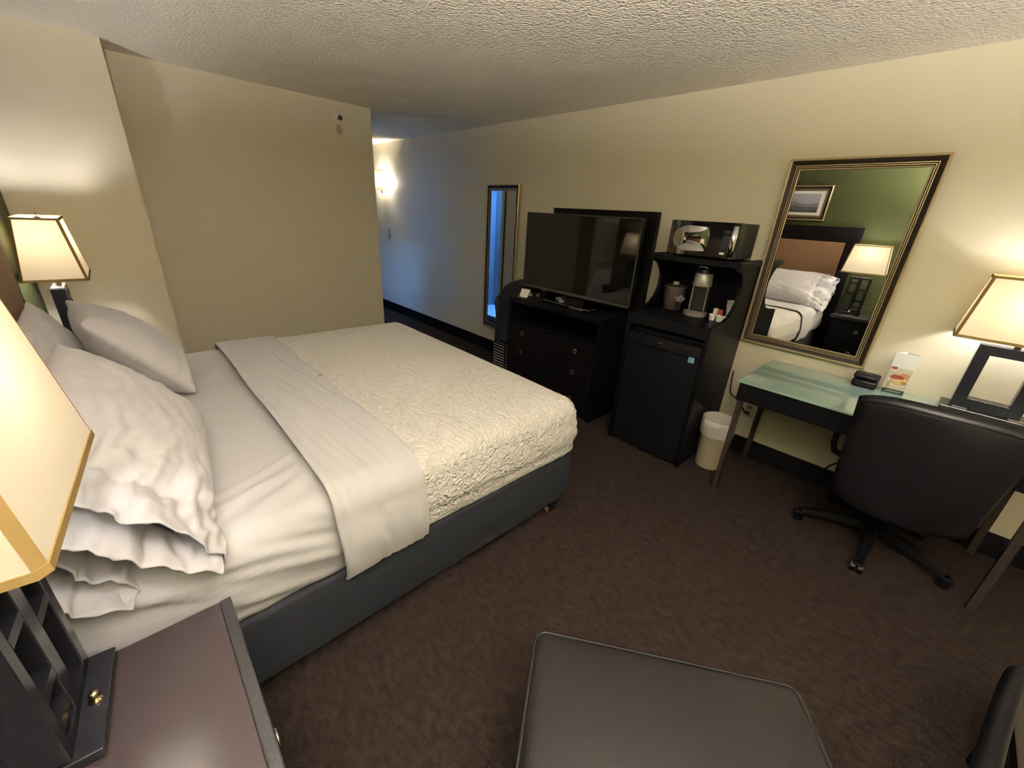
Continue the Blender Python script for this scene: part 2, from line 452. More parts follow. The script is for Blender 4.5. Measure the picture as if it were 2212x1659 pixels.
# ------------------------------------------------------------------ pillows
def pillow(name, label, c, L, H, T, lean, yaw=0., roll=0., seed=0, hem=0., crinkle=0., droop=0., group='white bed pillows', sag=.25, bend=0.):
    """c = centre of the pillow; L runs along the bed's width, H up the lean; hem = open case end on the camera's side."""
    t = thing(name, label, 'pillow', c, 0, group)
    e1 = V((math.sin(yaw), math.cos(yaw), 0))
    n0 = V((math.cos(yaw), -math.sin(yaw), 0))
    up = V((0, 0, 1)) * math.sin(lean) - n0 * math.cos(lean)
    up = (Matrix.Rotation(roll, 3, n0) @ up); e1 = Matrix.Rotation(roll, 3, n0) @ e1
    nn = up.cross(e1); 
    if nn.dot(n0) < 0: nn = -nn
    NU, NV = 120, 72
    def P(u, v, s):
        uu = max(-1., u)
        x = L / 2 * u * (1 - .05 * (1 - v * v)) if u > -1 else L / 2 * u
        y = H / 2 * v * (1 - .07 * (1 - uu * uu))
        base = max(0, (1 - abs(uu) ** 2.6)) * max(0, (1 - abs(v) ** 2.4))
        th = T / 2 * base ** .55 * (1 - sag * v * .6)
        ed = max(0, (1 - base ** .5))
        r = .010 * noi((u * 2.5 + seed, v * 2.2, s * .6 + seed)) * (base ** .3)
        ang = math.atan2(v, uu)
        r += .011 * ed * noi((ang * 7 + seed, (abs(u) + abs(v)) * 1.2, s + seed * 2)) * (1 if base > 0 else 0)
        r += .006 * noi((u * 1.5 + v * 1.2 + seed, (v - u * .5) * 7, seed + 2 + s)) + .005 * (1 - abs(noi((u * 2.2 + seed, v * 4.5 + u * 1.5, seed)))) ** 4
        if hem:
            g = -1 + crinkle                       # gather line where the filling ends
            k = max(0, min(1, (g + .30 - u) / .28))
            mouth = .034 * math.sqrt(max(0, 1 - v * v)) * max(0, min(1, (g + .25 - u) / .3))
            th = max(th, mouth)
            fan = (v * (1.0 + .25 * (u - g)))
            r += k * (.024 * noi((fan * 2.9 + seed, u * 2.6, s * .8)) + .015 * (1 - abs(noi((fan * 3.4 + u * 3 + seed * 2, u * 3.0, s * 1.7)))) ** 4 - .004 + .008 * noi((fan * 11 + u * 5 + seed, u * 6, s * 2.1)))
            r += .011 * math.exp(-((u - g - .05 * math.sin(v * 3)) / .026) ** 2) * (.5 + 1.1 * noi((v * 30, seed, s))) + .006 * math.exp(-((u - g - .06) / .09) ** 2) * noi((v * 17, seed + 4, s))
            r -= .012 * math.exp(-((u - g + .05) / .03) ** 2)
        off = nn * (s * max(.0015, th + r * (1 if th > .002 else .3)))
        bnd = -nn * bend * (1 - abs(v)) * 0 + nn * (bend * (v * v))
        p = V(c) + e1 * x + up * y + off + bnd
        if hem and u < -.72:
            w = (-.72 - u) / .5
            p.z -= droop * w * w * (1.0 + .25 * noi((v * 3, seed, 1)))
            p += e1 * (.034 * noi((v * 2.6 + seed, 2, 1)) * w - (.035 * w if s < 0 else 0))
        return p
    u0 = -1 - hem
    us = [u0 + (1 - u0) * i / NU for i in range(NU + 1)]
    vs = [-1 + 2 * j / NV for j in range(NV + 1)]
    # finer sampling near the rim
    vs = [math.sin(v * PI / 2) for v in vs]
    m = MB(c)
    G = {}
    for s in (1, -1):
        for i, u in enumerate(us):
            for j, v in enumerate(vs):
                rim = (j in (0, NV)) or (i == NU) or (i == 0 and not hem)
                if s == -1 and rim: G[s, i, j] = G[1, i, j]; continue
                G[s, i, j] = m.v(P(u, v, s))
    for s in (1, -1):
        for i in range(NU):
            for j in range(NV):
                m.face([G[s, i, j], G[s, i + 1, j], G[s, i + 1, j + 1], G[s, i, j + 1]])
    o = m.build('pillowcase', PILLOWC, t, True)
    if hem: thicken(o, .004, 0)
    return t
R = math.radians
pillow('pillow', 'white pillow propped at front near side of bed, gathered open end hanging toward nightstand', (-.105, 1.655, .885), .84, .50, .23, R(50), yaw=R(4), seed=3.1, hem=.24, crinkle=.12, droop=.04)
pillow('pillow', 'white pillow under the near front one, only its drooping open hem showing', (-.275, 1.70, .805), .86, .37, .13, R(48), yaw=R(2), seed=8.7, hem=.26, crinkle=.14, droop=.03)
pillow('pillow', 'white pillow propped at front far side of bed, pointed corner up by the far lamp', (-.065, 2.66, .890), .76, .48, .25, R(52), yaw=R(-6), roll=R(-3), seed=15.3)
pillow('pillow', 'white pillow behind the far front pillow against the headboard, wrinkled corner showing', (-.285, 2.53, .872), .80, .46, .16, R(68), yaw=R(0), roll=R(0), seed=21.9)

# ------------------------------------------------------------------ nightstands and lamps
def nightstand(label, y0, y1, top, x1=.012):
    t = thing('nightstand', label, 'nightstand', (XH, (y0 + y1) / 2, 0), 0, None)
    O = t.location; x0 = XH + .016
    m = MB(O); m.box((x0, y0 + .012, .05), (x1 - .022, y0 + .035, top - .03)); m.box((x0, y1 - .035, .05), (x1 - .022, y1 - .012, top - .03))
    m.box((x0, y0 + .035, .05), (x0 + .012, y1 - .035, top - .03)); m.box((x0 + .012, y0 + .035, .05), (x1 - .03, y1 - .035, .075)); m.box((x0 + .02, y0 + .03, 0), (x1 - .06, y1 - .03, .05))
    m.build('case', BLACKW, t)
    m = MB(O); m.box((x0, y0, top - .03), (x1 - .024, y1, top), bev=.002); lab(m.build('table_top', NSTOP, t), 'brown laminate top')
    m = MB(O); m.box((x1 - .024, y0, top - .034), (x1, y1, top + .003), bev=.003); lab(m.build('edge_band', EDGEB, t), 'worn black front edge')
    for z0, z1 in ((.085, .34), (.35, top - .04)):
        m = MB(O); m.box((x1 - .026, y0 + .037, z0), (x1 - .008, y1 - .037, z1), bev=.003); d = m.build('drawer', BLACKW, t)
        k = MB(O); yc = (y0 + y1) / 2; zc = (z0 + z1) / 2
        k.tube([(x1 + .004, yc + .017 * math.cos(a * PI / 6), zc + .017 * math.sin(a * PI / 6)) for a in range(12)], .0035, closed=True, seg=8)
        k.box((x1 - .008, yc - .004, zc + .011), (x1 + .006, yc + .004, zc + .019))
        k.build('ring_pull', STEEL, d, True)
    return t
nightstand('dark nightstand in left foreground with brown top and worn black front edge', .40, 1.005, .64)
nightstand('dark nightstand on the far side of bed, hidden behind the pillows', 3.28, 3.88, .62, -.02)

def cut_rect(hx, hy, c):
    return [(hx - c, -hy), (hx, -hy + c), (hx, hy - c), (hx - c, hy), (-hx + c, hy), (-hx, hy - c), (-hx, -hy + c), (-hx + c, -hy)]
def lamp_shade(t, cx, cy, z0, z1, hx, hy, tx, ty, c=.012):
    """Tapered oblong shade with clipped corners; hx,hy half sizes at the foot, tx,ty at the top."""
    O = t.location
    b = cut_rect(hx, hy, c); a = cut_rect(tx, ty, c)
    m = MB(O); B = [m.v((cx + x, cy + y, z0)) for x, y in b]; A = [m.v((cx + x, cy + y, z1)) for x, y in a]
    for i in range(8): m.face([B[i], B[(i + 1) % 8], A[(i + 1) % 8], A[i]])
    s = m.build('lamp_shade', SHADE, t)
    def band(z, lo, hi, grow):
        m = MB(O)
        def ring(zz, g):
            f = (zz - z0) / (z1 - z0)
            X, Y = hx + (tx - hx) * f + g, hy + (ty - hy) * f + g
            return [(cx + x, cy + y, zz) for x, y in cut_rect(X, Y, c)]
        m.rings([ring(lo, -.002), ring(lo, grow), ring(hi, grow), ring(hi, -.002), ring(lo, -.002)], None, False, False)
        return m
    band(z0, z0 - .001, z0 + .012, .0022).build('lower_trim', SHADET, s)
    band(z1, z1 - .010, z1 + .001, .0022).build('upper_trim', SHADET, s)
    for i in (0, 2, 4, 6):      # fabric seams folded round the clipped corners
        m = MB(O)
        p = [V((cx + b[i][0], cy + b[i][1], z0)), V((cx + b[(i + 1) % 8][0], cy + b[(i + 1) % 8][1], z0)), V((cx + a[(i + 1) % 8][0], cy + a[(i + 1) % 8][1], z1)), V((cx + a[i][0], cy + a[i][1], z1))]
        out = V(((p[0].x + p[1].x) / 2 - cx, (p[0].y + p[1].y) / 2 - cy, 0)).normalized() * .0014
        m.face([m.v(q + out) for q in p])
        m.build('corner_seam', SHADET, s)
    m = MB(O)
    m.tube([(cx - tx + .004, cy, z1 - .012), (cx + tx - .004, cy, z1 - .012)], .003); m.tube([(cx, cy - ty + .004, z1 - .012), (cx, cy + ty - .004, z1 - .012)], .003)
    m.lathe([(.014, -.012), (.014, .0), (.006, .006), (.009, .016), (.002, .026)], (cx, cy, z1 - .006))
    m.build('finial', NECKM, s)
    return s
def bulb(t, cx, cy, z, watts, r=.032):
    m = MB(t.location)
    prof = [(.012, -.055), (.013, -.04)] + [(r * math.sin(a * PI / 10), -r * math.cos(a * PI / 10)) for a in range(3, 10)] + [(.001, r)]
    m.lathe(prof, (cx, cy, z), seg=20)
    key = 'glowing_bulb_%d' % round(watts * 100)
    mt = mat(key, (1, .95, .9), .5, emit=((1, .99, 1.04), watts / (4 * PI * PI * r * r)))
    return lab(m.build('bulb', mt, t, True), 'glowing bulb')

def bedside_lamp(label, cx, cy, zt, watts, base_dx=.0):
    t = thing('table_lamp', label, 'lamp', (cx, cy, zt), 0, None)
    O = t.location
    m = MB(O); m.box((cx - .085, cy - .115, zt + .001), (cx + .055, cy + .115, zt + .022), bev=.003); base = m.build('base', LAMPB, t)
    zb, zp = zt + .022, zt + .435
    px0, px1 = cx - .045, cx + .015
    m = MB(O)                                          # ladder-like post: three uprights and rungs
    for y in (-.095, 0, .095):
        wdt = .014 if y else .019
        m.box((px0, cy + y - wdt, zb), (px1, cy + y + wdt, zp), bev=.002)
    for a, b, z in ((-.081, -.019, zb + .0), (.019, .081, zb + .0), (-.081, -.019, zp - .022), (.019, .081, zp - .022), (-.081, -.019, zb + .12), (-.081, -.019, zb + .26), (.019, .081, zb + .205), (.019, .081, zb + .33), (-.081, -.019, zb + .045)):
        m.box((px0, cy + a, z), (px1, cy + b, z + .022))
    m.build('ladder_post', LAMPB, t)
    m = MB(O); m.box((px0 + .004, cy - .1, zp), (px1 - .004, cy + .1, zp + .004)); m.build('post_cap', STEEL, t)
    m = MB(O); m.lathe([(.011, zp + .004), (.011, zp + .10), (.017, zp + .105), (.017, zp + .23)], (cx - .01, cy, 0)); m.build('neck', NECKM, t, True)
    bulb(t, cx - .01, cy, zp + .285, watts)
    lamp_shade(t, cx, cy, zt + .49, zt + .81, .128, .215, .088, .175)
    m = MB(O); m.lathe([(.010, zt + .022), (.010, zt + .026), (.004, zt + .028), (.004, zt + .036), (.0075, zt + .038), (.0075, zt + .044), (.003, zt + .046)], (cx + .036, cy - .005, 0), seg=16)
    lab(m.build('switch_knob', mat('brass_knob', (.75, .62, .35), .2, metal=1.), base, True), 'small brass switch knob')
    return t
WL, WLF, WLD = 2.6, 6.4, 3.6
near_lamp = bedside_lamp('lit lamp on near nightstand, large cream shade cut off by left frame edge', -.2655, .886, .643, WL)
near_lamp.rotation_euler.z = -R(4.9)
bedside_lamp('lit lamp on far nightstand behind the pillows, cream oblong shade', -.285, 3.52, .623, WLF)

# telephone at the camera's end of the near nightstand (seen in the mirror)
t = thing('telephone', 'black desk telephone on the near nightstand beside the lamp', 'telephone', (-.24, .56, .64))
O = t.location
m = MB(O); m.prism([(-.33, .640), (-.14, .640), (-.14, .662), (-.33, .70)], 1, .48, .65); m.build('phone_body', BLACKP, t)
m = MB(O); m.box((-.30, .485, .70), (-.262, .645, .722), bev=.008); m.box((-.305, .485, .682), (-.255, .53, .712), bev=.008); m.box((-.305, .60, .682), (-.255, .645, .712), bev=.008); m.build('handset', BLACKP, t, auto=40)
m = MB(O); m.box((-.235, .51, .674), (-.165, .58, .684)); m.build('keypad', GREYK, t)

# ------------------------------------------------------------------ framed mirrors and picture
PROF = [(0, 0), (0, .026), (.004, .031), (.010, .030), (.013, .024), (.034, .014), (.036, .019), (.040, .019), (.042, .013), (.045, .017), (.049, .017), (.051, .011), (.054, .014), (.060, .013), (.062, .007), (.062, 0)]
PM = [GOLD, GOLD, GOLD, GOLD, FRAMEB, FRAMEB, GOLD, FRAMEB, FRAMEB, GOLD, FRAMEB, FRAMEB, GOLD, FRAMEB, FRAMEB]
def wall_frame(t, hw, hh, sx, prof=PROF, sc=1.):
    """Moulded frame in the thing's frame: plane YZ, facing sx along X, outer half sizes hw, hh."""
    m = MB(); L = []
    for w, d in prof:
        w *= sc
        L.append([m.v((sx * d, y, z)) for y, z in ((-hw + w, -hh + w), (hw - w, -hh + w), (hw - w, hh - w), (-hw + w, hh - w))])
    for k in range(len(L) - 1):
        for i in range(4): m.face([L[k][i], L[k][(i + 1) % 4], L[k + 1][(i + 1) % 4], L[k + 1][i]], PM[k])
    return m.build('moulded_frame', GOLD, t)
def wall_mirror(label, y0, y1, z0, z1, yaw=0., tilt=0., gap=.006):
    t = thing('wall_mirror', label, 'mirror', (XW - gap, (y0 + y1) / 2, (z0 + z1) / 2))
    t.rotation_euler = (0, tilt, yaw)
    hw, hh = (y1 - y0) / 2, (z1 - z0) / 2
    wall_frame(t, hw, hh, -1)
    m = MB(); m.box((-.008, -hw + .055, -hh + .055), (-.004, hw - .055, hh - .055))
    m.build('mirror_glass', MIRROR, t)
    return t
wall_mirror('large gold framed mirror over the desk reflecting bed and lamp', .192, .897, .857, 1.997, yaw=R(-1.05), tilt=R(-.4), gap=.014)
wall_mirror('tall narrow gold framed mirror beside the dresser', 3.285, 3.805, .31, 1.88)
t = thing('framed_picture', 'framed hill landscape print above headboard, seen in desk mirror', 'picture', (XH + .004, 1.93, 1.90))
wall_frame(t, .43, .205, 1)
m = MB(); m.box((0, -.375, -.15), (.008, .375, .15)); m.build('mat_board', WHITEP, t)
m = MB(); gs = mat('print_sky', (.36, .36, .40), .6); g1 = mat('print_far_hill', (.20, .19, .21), .6); g2 = mat('print_mid_hill', (.10, .10, .11), .6); g3 = mat('print_near_hill', (.05, .05, .06), .6)
m.box((.008, -.325, -.11), (.009, .325, .11), gs)
for lay, (mm, h, a, f, ph) in enumerate(((g1, .0, .022, 9, 1.), (g2, -.045, .018, 13, 2.3), (g3, -.085, .014, 17, .4))):
    top = [(-.325 + .65 * i / 40, h + a * (noise.noise(V((i * .09 * f / 9 + ph, ph, 0))) + .4 * math.sin(i * .35 + ph))) for i in range(41)]
    poly = [(-.325, -.11)] + [(.325, -.11)] + top[::-1]
    m.prism([(p[0], p[1]) for p in poly], 0, .009 + lay * .0006, .0096 + lay * .0006, mm)
m.build('landscape_print', gs, t)

# ------------------------------------------------------------------ dresser, backing panel, television
dr = thing('dresser', 'black wood dresser under the television with open shelf and ring-pull drawers', 'dresser', (2.86, 2.23, 0))
O = dr.location
DX, DY0, DY1, DT = 2.58, 1.71, 2.755, .895
XB = XW - .016
m = MB(O)
m.box((DX + .004, DY0, 0), (XB, DY0 + .035, DT - .045)); m.box((DX + .004, DY1 - .035, 0), (XB, DY1, DT - .045))
m.box((XB - .015, DY0 + .035, .05), (XB, DY1 - .035, DT - .045)); m.box((DX + .012, DY0 + .035, .655), (XB - .015, DY1 - .035, .68)); m.box((DX + .03, DY0 + .035, 0), (DX + .05, DY1 - .035, .07))
m.build('carcass', BLACKW, dr)
m = MB(O); m.box((DX - .006, DY0 - .008, DT - .045), (XB, DY1 + .008, DT), bev=.003); m.build('dresser_top', BLACKW, dr)
for z0, z1 in ((.485, .652), (.29, .478), (.075, .283)):
    m = MB(O); m.box((DX + .004, DY0 + .038, z0), (DX + .024, DY1 - .038, z1), bev=.002); d = m.build('drawer', BLACKW2, dr)
    zc = (z0 + z1) / 2 + (.012 if z0 > .2 else -.03)
    for y in (1.93, 2.555):
        k = MB(O); k.tube([(DX - .006, y + .016 * math.cos(a * PI / 7), zc + .018 * math.sin(a * PI / 7)) for a in range(14)], .0038, closed=True, seg=8)
        k.box((DX - .010, y - .004, zc + .012), (DX + .004, y + .004, zc + .02))
        k.build('ring_pull', mat('dull_pewter', (.16, .14, .12), .4, metal=.7), d, True)
t = thing('backing_panel', 'tall black wood panel on the wall behind the television', 'panel', (3.10, 2.22, 0.9))
m = MB(t.location); m.box((3.115, 1.69, .897), (XB, 2.755, 1.60)); m.build('board', BLACKW, t)
m = MB(t.location); m.box((3.085, 1.69, 1.60), (XB, 2.755, 1.673), bev=.003); m.box((3.095, 1.69, .897), (3.115, 1.735, 1.60)); m.box((3.095, 2.71, .897), (3.115, 2.755, 1.60)); m.build('rim', BLACKW2, t)
tv = thing('television', 'large flat television with black screen standing on the dresser', 'television', (2.86, 2.24, DT))
O = tv.location
TX, TY0, TY1, TZ0, TZ1 = 2.835, 1.655, 2.845, .962, 1.622
m = MB(O); m.box((TX, TY0, TZ0), (TX + .045, TY1, TZ1), bev=.006); m.box((TX + .04, TY0 + .2, TZ0 + .1), (TX + .085, TY1 - .2, TZ1 - .15), bev=.015); m.build('housing', BLACKP, tv)
m = MB(O); m.box((TX - .0015, TY0 + .012, TZ0 + .028), (TX + .001, TY1 - .012, TZ1 - .013)); m.build('screen', SCREEN, tv)
m = MB(O)
bz = .008
for a, b in (((TX - .003, TY0, TZ0), (TX + .002, TY1, TZ0 + .02)), ((TX - .003, TY0, TZ0), (TX + .002, TY0 + .008, TZ1)), ((TX - .003, TY0, TZ1 - .008), (TX + .002, TY1, TZ1)), ((TX - .003, TY1 - .008, TZ0), (TX + .002, TY1, TZ1))): m.box(a, b)
m.build('bezel', mat('dark_grey_bezel', (.05, .046, .042), .35), tv)
m = MB(O); m.box((TX + .012, 2.10, DT + .02), (TX + .04, 2.36, TZ0 + .05), bev=.005); m.build('stand_neck', BLACKG, tv)
m = MB(O); m.box((2.655, 1.90, DT + .0005), (2.985, 2.42, DT + .024), bev=.008); m.build('stand_base', BLACKG, tv)
m = MB(O); m.box((2.652, 1.965, DT + .006), (2.656, 2.10, DT + .018)); lab(m.build('silver_badge', STEEL, tv), 'thin silver strip on the stand')
t = thing('remote_control', 'grey television remote with red button below the television', 'remote', (2.735, 2.28, DT + .024))
t.rotation_euler = (0, 0, R(-38))
m = MB(); m.box((-.024, -.085, .0005), (.024, .085, .019), bev=.006); m.build('remote_body', mat('dark_grey_remote', (.07, .075, .07), .4), t)
m = MB()
for i in range(3):
    for j in range(6): m.box((-.017 + i * .013, -.07 + j * .02, .019), (-.009 + i * .013, -.058 + j * .02, .022))
m.build('buttons', mat('pale_buttons', (.35, .36, .33), .5), t)
m = MB(); m.lathe([(.007, .019), (.007, .024), (.004, .025)], (.010, -.076, 0), seg=14); lab(m.build('power_button', RED, t), 'red power button')
t = thing('tent_card', 'small white folded card standing on the dresser corner', 'card', (2.70, 2.665, DT))
t.rotation_euler = (0, 0, R(14))
m = MB(); m.prism([(-.045, 0), (-.043, 0), (.0, .062), (.043, 0), (.045, 0), (.0, .066)], 1, -.045, .045)
m.box((-.062, -.045, 0), (-.043, .045, .0015)); m.build('folded_card', WHITEP, t)
m = MB(); m.box((-.010, -.006, .0470), (-.0108, .010, .0500)); m.build('printed_mark', mat('grey_print', (.15, .14, .13), .6), t)
t = thing('small_box', 'tiny black and brown box beside the white card on dresser', 'box', (2.80, 2.56, DT))
m = MB(); m.box((-.025, -.045, 0), (.025, -.002, .034), bev=.003); m.build('lid', BLACKP, t)
m = MB(); m.box((-.023, -.002, 0), (.023, .042, .030), bev=.003); lab(m.build('body', mat('dull_gold_box', (.16, .12, .05), .4), t), 'dull gold brown half')

# ------------------------------------------------------------------ suitcase and jacket
sc = thing('suitcase', 'upright suitcase with pale horizontal ribs between mirror and dresser', 'suitcase', (2.89, 2.985, 0))
O = sc.location
SX0, SX1, SY0, SY1 = 2.76, 3.02, 2.785, 3.185
m = MB(O); m.box((SX0 + .012, SY0, .05), (SX1, SY1, .60), bev=.03, seg=3); m.build('shell', BLACKP, sc, auto=50)
m = MB(O)
z = .075
while z < .585:
    for a, b in ((SY0 + .02, 2.972), (2.998, SY1 - .02)):
        m.tube([(SX0 + .011, a, z), (SX0 + .011, b, z)], .0066, seg=8)
    z += .031
lab(m.build('shell_ribs', CASE, sc, True), 'pale raised ribs')
for y in (SY0 + .05, SY1 - .05):
    for x in (SX0 + .05, SX1 - .05):
        k = MB(O); k.lathe([(.02, -.012), (.024, -.01), (.024, .01), (.02, .012)], (x, y, .0245), axis=1, seg=20); k.box((x - .014, y - .018, .03), (x + .014, y + .018, .055)); k.build('wheel', BLACKP, sc)
m = MB(O); m.tube([(2.96, 2.90, .59), (2.96, 2.90, .90), (2.96, 2.92, .93), (2.96, 3.05, .93), (2.96, 3.07, .90), (2.96, 3.07, .59)], .009, seg=8); m.build('pull_handle', STEEL, sc)
jk = thing('jacket', 'dark navy jacket draped over the suitcase handle beside the dresser', 'jacket', (2.90, 2.97, .6))
m = MB(jk.location)
prof = []     # (x, z) path from the front hem over the handle and down behind
front, back = 2.735, 3.085
for i in range(22):
    f = i / 21; prof.append((front + .02 * math.sin(f * 5) + .075 * f ** 3, .36 + .51 * f))
for i in range(1, 14):
    a = PI - PI * i / 14; prof.append((2.95 + .14 * math.cos(a), .87 + .105 * math.sin(a)))
for i in range(12): prof.append((back - .01 * (i / 11), .87 - .32 * i / 11))
NT = 44; rows = []
for k, (x, z) in enumerate(prof):
    row = []
    f = k / len(prof)
    for j in range(NT + 1):
        tt = j / NT
        low = max(0, .62 - z) * 1.2
        y = 2.80 + (.325 - low * .30) * tt + low * .22
        sh = 1 - abs(2 * tt - 1) ** 3
        fold = .026 * noise.noise(V((tt * 6.5, z * 2.2, f * 2))) + .012 * noise.noise(V((tt * 15, z * 5, 3)))
        zz = z - (.055 * (2 * tt - 1) ** 2 if z > .8 else 0) + (.03 * noise.noise(V((tt * 4, 1, 2))) if k < 3 else 0)
        xx = x + (-(1 if f < .45 else -1) * (fold + .01) if z < .93 else 0)
        if z > .8: zz += fold * .6
        row.append((min(xx, 3.12), y + .012 * noise.noise(V((z * 6, tt * 2, 5))), zz))
    rows.append(row)
m.rings(rows, None, False, False, closed=False)
thicken(m.build('draped_cloth', NAVY, jk, True), .012)

# ------------------------------------------------------------------ refrigerator cabinet with hutch
fc = thing('refrigerator_cabinet', 'black wood cabinet with curved hutch sides holding refrigerator and coffee things', 'cabinet', (2.86, 1.195, 0))
O = fc.location
FX, FY0, FY1, CT = 2.56, .905, 1.487, 1.008
side = [(FX, 0), (XB, 0), (XB, 1.405), (2.74, 1.405), (2.712, 1.369), (2.77, 1.352), (2.83, 1.330), (2.872, 1.29), (2.898, 1.245), (2.899, 1.19), (2.884, 1.14), (2.855, 1.095), (2.81, 1.055), (2.75, 1.034), (2.68, 1.022), (2.61, 1.017), (FX, CT)]
for y in (FY0, FY1 - .022):
    m = MB(O); m.prism(side, 1, y, y + .022); m.build('side_panel', BLACKW, fc)
m = MB(O); m.box((FX + .004, FY0 + .022, CT - .075), (XB, FY1 - .022, CT), bev=.002); m.build('counter', BLACKW, fc)
m = MB(O); m.box((XB - .014, FY0 + .022, CT), (XB, FY1 - .022, 1.365)); m.box((XB - .014, FY0 + .022, .03), (XB, FY1 - .022, CT - .075)); m.build('back_panel', BLACKW, fc)
m = MB(O); m.box((2.745, FY0 - .012, 1.362), (XB, FY1 + .012, 1.398), bev=.002); m.build('top_shelf', BLACKW, fc)
fr = thing('mini_refrigerator', 'black mini refrigerator inside the cabinet with blue energy sticker', 'refrigerator', (2.86, 1.195, 0))
O = fr.location
m = MB(O); m.box((2.62, FY0 + .026, .012), (3.10, FY1 - .026, .90), bev=.006); m.build('fridge_body', BLACKP, fr)
DM = mat('black_fridge_door', (.0035, .0035, .0055), .5, spec=.2, bump=(350, .25, .001))
m = MB(O)
ys = [FY0 + .028 + (FY1 - FY0 - .056) * i / 16 for i in range(17)]
poly = [(2.60, ys[0])] + [(2.565 - .012 * math.sin(PI * i / 16), y) for i, y in enumerate(ys)] + [(2.60, ys[-1])]
m.prism(poly, 2, .02, .80); fd = m.build('fridge_door', DM, fr)
m = MB(O)
poly = [(2.60, ys[0])] + [(2.558 - .016 * math.sin(PI * i / 16), y) for i, y in enumerate(ys)] + [(2.60, ys[-1])]
m.prism(poly, 2, .808, .880); m.build('handle_strip', DM, fd)
m = MB(O)
for k, (a, b) in enumerate(((1.187, 1.202), (1.203, 1.217))): m.box((2.539, a, .845 + .001 * k), (2.543, b, .852))
lab(m.build('maker_badge', STEEL, fd), 'small illegible silver badge')
m = MB(O)
xs = 2.555
m.box((xs, .964, .772), (xs + .004, 1.000, .808), LWHITE); m.box((xs - .001, .968, .776), (xs, .996, .804), LBLUE); m.box((xs - .0015, .972, .788), (xs - .001, .992, .7905), LWHITE); m.box((xs - .0015, .972, .780), (xs - .001, .992, .782), LWHITE)
a = [(.982 + .009 * math.cos(q * PI / 8), .793 + .006 * math.sin(q * PI / 8)) for q in range(9)]
m.tube([(xs - .0012, y, z) for y, z in a], .0009, LWHITE, seg=5)
lab(m.build('energy_sticker', LBLUE, fd), 'pale blue square energy sticker')

# microwave on the top shelf
mw = thing('microwave', 'black microwave with rounded mirrored window on top of the hutch', 'microwave', (2.90, 1.18, 1.398))
O = mw.location
MX, MY0, MY1, MZ0, MZ1 = 2.775, .955, 1.405, 1.410, 1.622
m = MB(O); m.box((MX + .012, MY0, MZ0), (3.07, MY1, MZ1), bev=.006)
for x in (MX + .04, 3.04):
    for y in (MY0 + .04, MY1 - .04): m.lathe([(.012, 1.3982), (.012, 1.411)], (x, y, 0), seg=12)
m.build('oven_body', BLACKP, mw)
m = MB(O)
n = 24; rs = []
def mface(y): 
    u = (y - MY0) / (MY1 - MY0); return MX - .022 * math.sin(PI * min(1, max(0, u))) ** .7
yy = [MY0 + (MY1 - MY0) * i / n for i in range(n + 1)]
poly = [(MX + .014, MY0)] + [(mface(y), y) for y in yy] + [(MX + .014, MY1)]
m.prism(poly, 2, MZ0 + .004, MZ1 - .002); door = m.build('front_door', BLACKG, mw, auto=30)
m = MB(O)       # bullet shaped window
zc = (MZ0 + MZ1) / 2; pts = []
for i in range(25):
    a = -PI / 2 + PI * i / 24
    pts.append((1.255 + .115 * math.cos(a), zc + .078 * math.sin(a)))
pts += [(1.145, zc + .072), (1.132, zc + .03), (1.130, zc - .03), (1.137, zc - .072)]
cy_, NR = 1.262, 10
def dome(y, z): return mface(y) - .0025 - .024 * max(0, 1 - ((y - cy_) / .135) ** 2) * (1 - .5 * ((z - zc) / .08) ** 2)
rs = []
for k in range(NR):
    f = 1 - k / NR
    rs.append([(dome(cy_ + (y - cy_) * f, zc + (z - zc) * f), cy_ + (y - cy_) * f, zc + (z - zc) * f) for y, z in pts])
rs.insert(0, [(mface(y) + .004, y, z) for y, z in pts])
m.rings(rs, None, False, True)
m.build('window', mat('mirrored_window', (.42, .41, .37), .06, metal=1.), door, auto=60)
m = MB(O); m.box((mface(1.03) - .002, 1.005, zc - .06), (mface(1.03) + .006, 1.062, zc + .030)); m.build('keypad', GREYK, mw)
m = MB(O); m.box((mface(1.03) - .002, 1.005, zc + .040), (mface(1.03) + .006, 1.062, zc + .062)); m.build('display', mat('green_black_display', (.02, .03, .02), .2), mw)
m = MB(O); m.box((mface(1.03) - .003, 1.020, zc - .082), (mface(1.03) + .006, 1.048, zc - .068)); lab(m.build('open_button', WHITEP, mw), 'white door button')
m = MB(O); m.tube([(mface(.985) - .006, .985, MZ0 + .012), (mface(.985) - .010, .985, zc), (mface(.985) - .006, .985, MZ1 - .02)], [.016, .020, .016], seg=16); lab(m.build('reflection_strip', CHROME, mw, True), 'bright strip standing in for a reflection on the curved front')  # mirror-bright bar added in place of the reflection on the glossy front

# things on the counter of the hutch
t = thing('ice_bucket', 'brown ice bucket with knobbed lid on the hutch counter', 'bucket', (2.955, 1.372, CT))
m = MB(); m.lathe([(.058, .0005), (.062, .006), (.074, .150), (.074, .156)], (0, 0, 0), seg=40); m.build('bucket', BROWNP, t, auto=40)
m = MB(); m.lathe([(.077, .156), (.077, .168), (.06, .176), (.02, .180)], (0, 0, 0), seg=40); lid = m.build('lid', BROWNP, t, auto=40)
m = MB(); m.lathe([(.02, .180), (.021, .196), (.018, .200)], (0, 0, 0), seg=24); lab(m.build('lid_knob', mat('grey_knob', (.30, .27, .23), .4), lid, True), 'pale grey knob')
t = thing('plastic_bag', 'crumpled clear plastic liner beside the brown ice bucket', 'bag', (2.880, 1.290, CT + .095))
m = MB(); bmesh.ops.create_icosphere(m.bm, subdivisions=4, radius=.030)
for v in m.bm.verts: v.co *= 1 + .45 * noise.noise(v.co * 60) + .25 * noise.noise(v.co * 140); v.co.z *= .75
